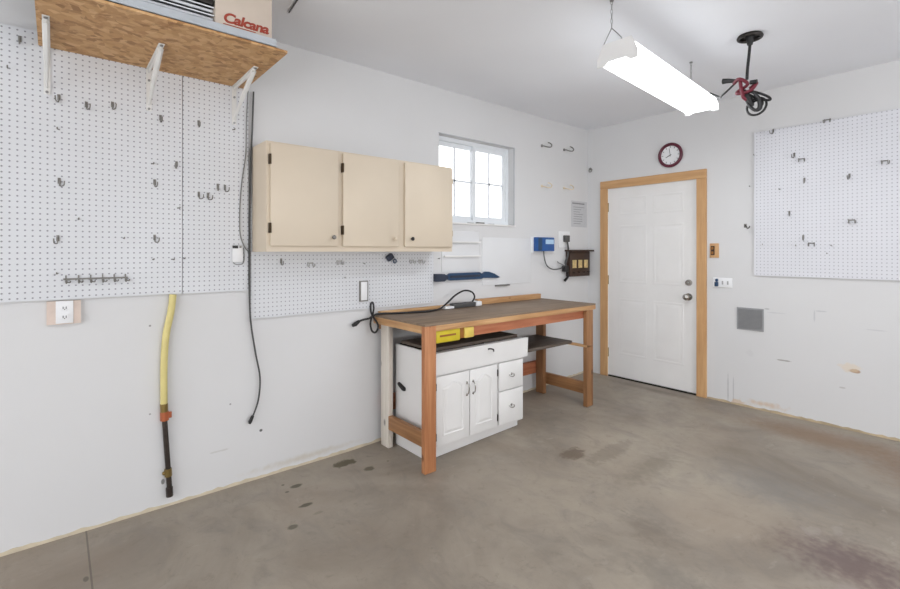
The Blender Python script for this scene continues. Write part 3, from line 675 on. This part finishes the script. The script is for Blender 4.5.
# ---------------------------------------------------------------- workbench
t = thing('workbench', 'long wooden workbench with a worn brown top and pine posts against the left wall', 'workbench', (.3, 2.57, 0))
mk('tabletop', B().box(.018, .612, 1.680, 3.470, .888, .900, .001), M['top_y'], t)
mk('front_strip', B().box(.574, .612, 1.766, 3.470, .852, .8875, .002), M['pine_y'], t, label='pale pine strip under the front edge')
mk('apron', B().box(.540, .573, 1.72, 3.40, .783, .887, .002), M['redpine_y'], t, label='reddish pine front apron')
mk('apron', B().box(.018, .573, 1.682, 1.7175, .842, .8875, .002), M['pine_x'], t)
mk('apron', B().box(.06, .573, 3.401, 3.438, .80, .8875, .002), M['brownpine_x'], t)
mk('apron', B().box(.018, .056, 1.72, 3.44, .80, .8875, .002), M['brownpine_y'], t)
def leg(x0, x1, y0, y1, z1, m):
    return mk('leg', B().box(x0, x1, y0, y1, fz((y0+y1)/2)+.001, z1, .003), M[m], t, label=None)
leg(.574, .612, 1.682, 1.766, .8875, 'redpine_z'); leg(.574, .612, 3.345, 3.432, .8515, 'brownpine_z')
l = leg(.057, .150, 1.7185, 1.757, .8875, 'whitewood_z'); l['label'] = 'whitewashed back left post'
leg(.060, .148, 3.362, 3.400, .8875, 'brownpine_z')
mk('lower_rail', B().box(.1505, .5735, 1.7185, 1.7545, .136, .226, .002), M['brownpine_x'], t)
mk('lower_rail', B().box(.070, .5735, 3.401, 3.437, .140, .236, .002), M['brownpine_x'], t)
mk('back_stretcher', B().box(.018, .056, 1.76, 3.44, .225, .330, .002), M['redpine_y'], t)
mk('shelf', B().box(.085, .473, 2.72, 3.335, .562, .585, .002), M['darkboard_y'], t, label='dark brown low shelf board')
mk('shelf_rail', B().box(.07, .612, 3.342, 3.381, .545, .562, .002), M['pine_x'], t)
mk('back_ledge', B().box(.018, .050, 1.72, 2.54, .9005, .922, .002), M['oak_y'], t)
mk('back_ledge', B().box(.018, .056, 2.64, 3.44, .9005, .945, .002), M['pine_y'], t)

# dark board on the vanity
tag(mk('loose_board', B().box(.15, .50, 1.825, 2.62, .7035, .7235, .002), M['darkboard_y'], None, (.3, 2.2, .7035)), 'dark grey board lying on top of the white vanity under the bench', 'board')
t = thing('tool_holder', 'yellow plastic tool holder tucked under the bench edge beside the front post', 'tool holder', (.592, 1.92, .775))
mk('body', B().box(.575, .604, 1.772, 1.965, .776, .8505, .004), M['yellowp'], t)
mk('middle', B().box(.575, .596, 1.965, 2.005, .784, .8505, .002), M['brown'], t)
mk('end_block', B().box(.575, .606, 2.005, 2.085, .782, .8505, .006), M['yellowpale'], t)
mk('slot', B().box(.604, .6055, 1.80, 1.93, .812, .824), M['brown'], t, smooth=False)

# power strip and cord on bench
t = thing('power_strip', 'dark power strip with white ends at the back of the workbench top', 'power strip', (.08, 2.53, .9))
mk('body', B().box(.062, .118, 2.33, 2.56, .901, .935, .004), M['dgrey_cable'], t)
mk('end_cap', B().box(.058, .124, 2.24, 2.33, .901, .920, .006), M['white_plastic'], t)
mk('end_cap', B().box(.058, .124, 2.56, 2.62, .901, .938, .006), M['white_plastic'], t)
for i in range(4): mk('socket', B().box(.078, .102, 2.345+i*.053, 2.378+i*.053, .935, .937), M['black'], t, smooth=False)
t = thing('extension_cord', 'black extension cord curling over the workbench with its end looped off the left side', 'cord', (.1, 1.9, .9))
mk('cord', B().tube([(.09, 2.545, .937), (.10, 2.56, .975), (.10, 2.53, 1.015), (.10, 2.45, 1.03), (.10, 2.36, 1.00), (.11, 2.28, .955), (.12, 2.20, .915), (.14, 2.12, .907), (.16, 2.03, .907), (.12, 1.90, .907), (.09, 1.80, .907), (.07, 1.72, .910), (.06, 1.655, .90),
    (.05, 1.640, .85), (.07, 1.640, .80), (.11, 1.645, .795), (.125, 1.655, .84), (.07, 1.65, .895), (.03, 1.655, .925), (.02, 1.66, .975), (.04, 1.665, .985), (.05, 1.665, .94), (.03, 1.655, .885), (.03, 1.60, .875), (.03, 1.56, .865), (.03, 1.535, .85)], .0068, 8, 6), M['black'], t)
mk('plug', B().tube([(.03, 1.565, .868), (.03, 1.535, .850), (.03, 1.515, .843)], [.010, .016, .011], 10), M['black'], t)

# ---------------------------------------------------------------- white vanity under the bench
t = thing('vanity_cabinet', 'white sink vanity with two arched doors and two drawers under the workbench', 'cabinet', (.33, 2.22, 0))
VY0, VY1, VX0, VX1, VT = 1.800, 2.655, .118, .52, .70
def side(y0, y1):
    b = B(); P = [(VX0, y0, 0), (.468, y0, 0), (.468, y0, .095), (VX1-.016, y0, .095), (VX1-.016, y0, VT), (VX0, y0, VT)]
    b.prism(P, (0, y1-y0, 0)); return b
mk('side_panel', side(VY0, VY0+.015), M['white_paint'], t, smooth=False, foot=True)
mk('side_panel', side(VY1-.015, VY1), M['white_paint'], t, smooth=False, foot=True)
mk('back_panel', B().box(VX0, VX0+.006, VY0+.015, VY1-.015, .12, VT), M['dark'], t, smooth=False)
mk('bottom_panel', B().box(VX0, VX1-.016, VY0+.015, VY1-.015, .096, .11), M['white_paint'], t, smooth=False)
mk('toe_kick', B().box(.456, .470, VY0+.002, VY1-.012, 0, .095), M['white_paint'], t, smooth=False, foot=True)
b = B().box(VX1-.016, VX1, VY0, VY1, .095, .125).box(VX1-.016, VX1, VY0, VY1, .54, VT)
for y in (VY0, 2.362, VY1-.03): b.box(VX1-.016, VX1, y, y+.03, .125, .54)
b.box(VX1-.016, VX1, 2.392, VY1-.03, .335, .36)
mk('face_frame', b, M['white_paint'], t, smooth=False)
b = B().prism([(VX1+.001, VY0-.003, .562), (VX1+.024, VY0-.003, .562), (VX1+.030, VY0-.003, VT), (VX1+.001, VY0-.003, VT)], (0, VY1-VY0+.03, 0))
ap = mk('false_drawer', b, M['white_paint'], t, smooth=False)
mk('latch', B().tube([(VX1+.029, 2.27, .668), (VX1+.045, 2.275, .672), (VX1+.048, 2.30, .664), (VX1+.046, 2.305, .650)], .005, 6, 4), M['blackmetal'], ap)
def arch_pts(y0, y1, z0, z1, rise, x):
    P = [(x, y0, z0), (x, y1, z0), (x, y1, z1-rise)]
    for i in range(1, 12):
        a = i/12; yy = y1+(y0-y1)*a; e = math.sin(math.pi*a)**1.5
        P.append((x, yy, z1-rise+rise*e))
    P.append((x, y0, z1-rise)); return P
def shrink(P, d):
    cy = sum(p[1] for p in P)/len(P); cz = sum(p[2] for p in P)/len(P)
    hy = max(abs(p[1]-cy) for p in P); hz = max(abs(p[2]-cz) for p in P)
    return [(p[0], cy+(p[1]-cy)*(1-d/hy), cz+(p[2]-cz)*(1-d/hz)) for p in P]
for (y0, y1, hk) in ((1.828, 2.105, 0), (2.112, 2.368, 1)):
    d = mk('door', B().box(VX1+.001, VX1+.018, y0, y1, .112, .548, .003), M['white_paint'], t)
    P0 = arch_pts(y0+.048, y1-.048, .165, .500, .034, 0); xf = VX1+.018
    b = B(); rings = []
    for dd, h in ((0, .0002), (.004, .004), (.010, .004), (.014, .0006), (.034, .006)):
        rings.append([b.bm.verts.new((xf+h, q[1], q[2])) for q in shrink(P0, dd)])
    for a_, c_ in zip(rings, rings[1:]):
        for i in range(len(a_)): b.bm.faces.new((a_[i], a_[(i+1) % len(a_)], c_[(i+1) % len(c_)], c_[i]))
    b.bm.faces.new(rings[-1]); mk('raised_panel', b, M['white_paint'], d, smooth=False)
    yk = y1-.025 if not hk else y0+.025
    mk('handle', B().tube([(xf, yk, .468), (xf+.018, yk, .462), (xf+.024, yk, .432), (xf+.018, yk, .402), (xf, yk, .396)], .004, 8, 5).ball((xf+.003, yk, .472), .008, .5, 1, 1.2).ball((xf+.003, yk, .392), .008, .5, 1, 1.2), M['chrome'], d)
    ye = y0-.004 if not hk else y1+.004
    for z in (.17, .485): mk('hinge', B().box(VX1+.0005, VX1+.016, ye-.005, ye+.005, z-.024, z+.024, .001).cyl((VX1+.017, ye, z-.02), (VX1+.017, ye, z+.02), .004, n=8), M['blackmetal'], d)
for (z0, z1) in ((.352, .548), (.112, .343)):
    d = mk('drawer', B().box(VX1+.001, VX1+.018, 2.388, 2.640, z0, z1, .004), M['white_paint'], t)
    zc = (z0+z1)/2; yc = 2.514
    mk('handle', B().tube([(VX1+.018, yc-.024, zc+.004), (VX1+.03, yc-.02, zc-.004), (VX1+.033, yc, zc-.010), (VX1+.03, yc+.02, zc-.004), (VX1+.018, yc+.024, zc+.004)], .0032, 8, 4).ball((VX1+.019, yc, zc+.008), .009, .5, 1.2, 1), M['chrome'], d)
b = B().tube([(.158, VY0-.001, .434), (.185, VY0-.006, .428), (.225, VY0-.008, .414), (.240, VY0-.004, .412)], [.012, .014, .015, .011], 10, 4)
mk('pull_strap', b, M['black'], t, label='black strap on the left side panel')

# ---------------------------------------------------------------- end wall fittings
t = thing('wall_clock', 'round wall clock with a maroon rim above the door', 'clock', (.868, L, 2.1))
cx, cz, yy = .868, 2.208, L
mk('rim', B().torus((cx, yy-.016, cz), (0, 1, 0), .098, .014, 48, 10), M['maroon'], t)
mk('face', B().cyl((cx, yy, cz), (cx, yy-.012, cz), .098, n=48), M['white_plastic'], t)
b = B()
for i in range(12):
    a = i*R(30); c_, s_ = math.cos(a), math.sin(a)
    b.box(cx-.003, cx+.003, yy-.0135, yy-.012, cz+.066, cz+.080, rot=Matrix.Rotation(a, 3, 'Y'), piv=(cx, yy-.012, cz))
mk('hour_marks', b, M['ink'], t, smooth=False)
mk('hand', B().box(cx-.003, cx+.003, yy-.016, yy-.0145, cz-.01, cz+.045, rot=Matrix.Rotation(R(-115), 3, 'Y'), piv=(cx, yy-.012, cz)), M['dgrey_cable'], t, smooth=False)
mk('hand', B().box(cx-.002, cx+.002, yy-.018, yy-.0165, cz-.012, cz+.062, rot=Matrix.Rotation(R(-8), 3, 'Y'), piv=(cx, yy-.012, cz)), M['ink'], t, smooth=False)

t = thing('light_switch', 'wooden switch plate with dark toggles right of the door casing', 'switch', (1.235, L, 1.29))
mk('cover_plate', B().box(1.200, 1.272, L-.010, L, 1.283, 1.405, .003), M['oak_z'], t)
for x in (1.222, ): pass
mk('toggle', B().box(1.216, 1.232, L-.020, L-.010, 1.352, 1.376, .002), M['brown'], t)
mk('toggle', B().box(1.216, 1.232, L-.020, L-.010, 1.312, 1.336, .002), M['brown'], t)
mk('inset', B().box(1.210, 1.240, L-.0115, L-.010, 1.305, 1.383), M['rackwood'], t, smooth=False)
t = thing('wall_outlet', 'white double outlet with a blue and black plug below the wooden switch plate', 'outlet', (1.29, L, 1.04))
mk('cover_plate', B().box(1.225, 1.375, L-.006, L, 1.035, 1.115, .002), M['white_plastic'], t)
mk('plug', B().box(1.245, 1.270, L-.032, L-.006, 1.042, 1.080, .005).box(1.250, 1.268, L-.03, L-.006, 1.082, 1.108, .005), M['navy'], t)
for x in (1.30, 1.34): mk('socket', B().box(x-.006, x+.006, L-.008, L-.006, 1.060, 1.090, .001), M['palehook'], t)
t = thing('vent_grille', 'square grey metal vent low on the wall right of the door', 'vent', (1.5, L, .70))
vx0, vx1, vz0, vz1 = 1.408, 1.598, .702, .882
b = B().box(vx0, vx1, L-.008, L, vz0, vz0+.012).box(vx0, vx1, L-.008, L, vz1-.012, vz1).box(vx0, vx0+.012, L-.008, L, vz0+.012, vz1-.012).box(vx1-.012, vx1, L-.008, L, vz0+.012, vz1-.012)
mk('frame', b, M['ventgrey'], t, smooth=False)
b = B().box(vx0+.012, vx1-.012, L-.002, L, vz0+.012, vz1-.012)
for i in range(15):
    z = vz0+.018+i*.0103; b.box(vx0+.012, vx1-.012, L-.0075, L-.0035, z-.003, z+.003, rot=Matrix.Rotation(R(30), 3, 'X'))
mk('slats', b, M['ventgrey'], t, smooth=False)

# ---------------------------------------------------------------- ceiling lamp
LX, LY0, LY1, LZ = 1.575, 2.135, 3.35, 2.285
t = thing('shop_light', 'lit white fluorescent shop light hanging on chains in front of the door', 'lamp', (LX, (LY0+LY1)/2, LZ))
hw, tw, hh = .100, .066, .098
prof = [(-hw+.012, .070), (-tw, hh), (tw, hh), (hw-.012, .070)]
b = B().prism([(LX+a, LY0, LZ+c_) for a, c_ in prof], (0, LY1-LY0, 0)); mk('housing', b, M['white_paint'], t, smooth=False)
prof = [(-hw+.010, 0), (hw-.010, 0), (hw, .012), (hw-.010, .069), (-hw+.010, .069), (-hw, .012)]
b = B().prism([(LX+a, LY0+.002, LZ+c_) for a, c_ in prof], (0, LY1-LY0-.004, 0)); mk('diffuser', b, M['tube'], t, smooth=False)
for y in (LY0-.003, LY1):
    P = [(-hw-.006, -.010), (-hw+.03, -.012), (-.045, .006), (.045, .006), (hw-.03, -.012), (hw+.006, -.010), (hw+.005, .030), (tw+.010, hh+.003), (-tw-.010, hh+.003), (-hw-.005, .030)]
    b = B().prism([(LX+a, y, LZ+c_) for a, c_ in P], (0, .003, 0)); mk('end_plate', b, M['white_paint'], t, smooth=False)
def chain(t, p0, p1):
    p0, p1 = Vector(p0), Vector(p1); n = max(3, int((p1-p0).length/.022)); b = B(); d = (p1-p0)/n; ax = d.normalized()
    for i in range(n):
        c = p0+d*(i+.5); u = ax.orthogonal().normalized(); v = ax.cross(u)
        if i % 2: u = v
        pts = [c+ax*(math.cos(2*math.pi*k/10)*.014)+u*(math.sin(2*math.pi*k/10)*.005) for k in range(11)]
        b.tube(pts, .0014, 5)
    mk('chain', b, M['steel'], t)
for y, yy in ((LY0+.04, LY0+.012), (LY1-.05, LY1-.09)):
    zk = LZ+.178
    chain(t, (LX-.035, yy, CEIL), (LX-.035, yy, zk))
    b = B().tube([(LX-.035, yy, zk), (LX-.080, yy, LZ+hh+.005), (LX-.085, yy, LZ+.068)], .0025, 6).tube([(LX-.035, yy, zk), (LX+.015, yy, LZ+hh+.02), (LX+.02, yy, LZ+hh-.004)], .0025, 6)
    mk('hanger', b, M['steel'], t)
    mk('ceiling_hook', B().cyl((LX-.035, yy, CEIL), (LX-.035, yy, CEIL-.006), .01), M['steel'], t)
t.location.x = 1.547; t.rotation_euler.z = R(4.2)
# real light of the two tubes, thrown down out of the reflector
d = bpy.data.lights.new('tube_light', 'AREA'); d.shape = 'RECTANGLE'; d.size = .2; d.size_y = 1.15; d.energy = 12; d.color = (.95, .98, 1)
o = bpy.data.objects.new('tube_light', d); COL.objects.link(o); o.parent = t; o.location = (0, 0, -.012)

# cord drop from ceiling
CXx, CYy = 1.865, 3.12
t = thing('ceiling_cord_drop', 'black and red cord bundle hanging from a round black ceiling box', 'cord', (CXx, CYy, CEIL))
mk('ceiling_plate', B().torus((CXx, CYy, CEIL-.012), (0, 0, 1), .058, .010, 28, 8).cyl((CXx, CYy, CEIL), (CXx, CYy, CEIL-.006), .062, n=28), M['blackmetal'], t)
mk('hub', B().cyl((CXx, CYy, CEIL-.004), (CXx, CYy, CEIL-.055), .024, .014), M['black'], t)
mk('drop_cord', B().tube([(CXx, CYy, CEIL-.05), (CXx-.004, CYy, 2.50), (CXx-.012, CYy, 2.42), (CXx-.016, CYy, 2.35)], .0085, 8, 5), M['black'], t)
bx = CXx-.016; bz = 2.345
mk('red_wrap', B().tube([(bx-.07, CYy, bz-.0), (bx-.03, CYy-.03, bz+.01), (bx+.01, CYy-.02, bz-.03), (bx-.05, CYy+.0, bz-.055), (bx-.035, CYy-.025, bz-.075), (bx+.025, CYy-.02, bz-.07), (bx+.05, CYy, bz-.03), (bx+.01, CYy+.02, bz-.045)], .0095, 8, 5).tube([(bx-.03, CYy-.02, bz+.015), (bx-.02, CYy-.03, bz-.05), (bx-.01, CYy-.03, bz-.10), (bx+.005, CYy-.02, bz-.12)], .010, 8, 4), M['redcord'], t, label='red wound cord in the middle of the bundle')
mk('connector', B().tube([(bx-.13, CYy, bz+.03), (bx-.10, CYy, bz+.025), (bx-.05, CYy, bz+.01)], [.017, .014, .010], 10), M['black'], t)
mk('connector', B().tube([(bx+.02, CYy-.01, bz-.02), (bx+.055, CYy-.01, bz-.025)], [.012, .014], 10), M['black'], t)
b = B()
def loop(cx_, cz_, rx, rz, tilt, yo, r):
    pts = []
    for i in range(17):
        a = 2*math.pi*i/16; u, v = rx*math.cos(a), rz*math.sin(a); ct, st = math.cos(tilt), math.sin(tilt)
        pts.append((cx_+u*ct-v*st, CYy+yo+.015*math.sin(a), cz_+u*st+v*ct))
    b.tube(pts, r, 8, 2)
loop(bx+.05, bz-.165, .050, .052, 0, 0, .0065); loop(bx+.04, bz-.135, .030, .070, .5, -.02, .008); loop(bx+.025, bz-.12, .026, .070, .4, .02, .009); loop(bx+.06, bz-.105, .014, .075, 1.0, .0, .007); loop(bx+.045, bz-.15, .030, .030, 0, .02, .006)
b.tube([(bx-.02, CYy, bz-.06), (bx+.01, CYy-.01, bz-.11), (bx+.03, CYy-.01, bz-.16)], [.016, .022, .012], 8, 4)
mk('cord_coil', b, M['black'], t)
mk('lamp_cord', B().tube([(bx-.05, CYy, bz+.01), (bx-.11, CYy+.03, bz-.02), (bx-.17, CYy+.08, bz-.035), (1.64, LY1-.06, LZ+.05), (1.585, LY1-.08, LZ+.085)], .006, 8, 5), M['black'], t)
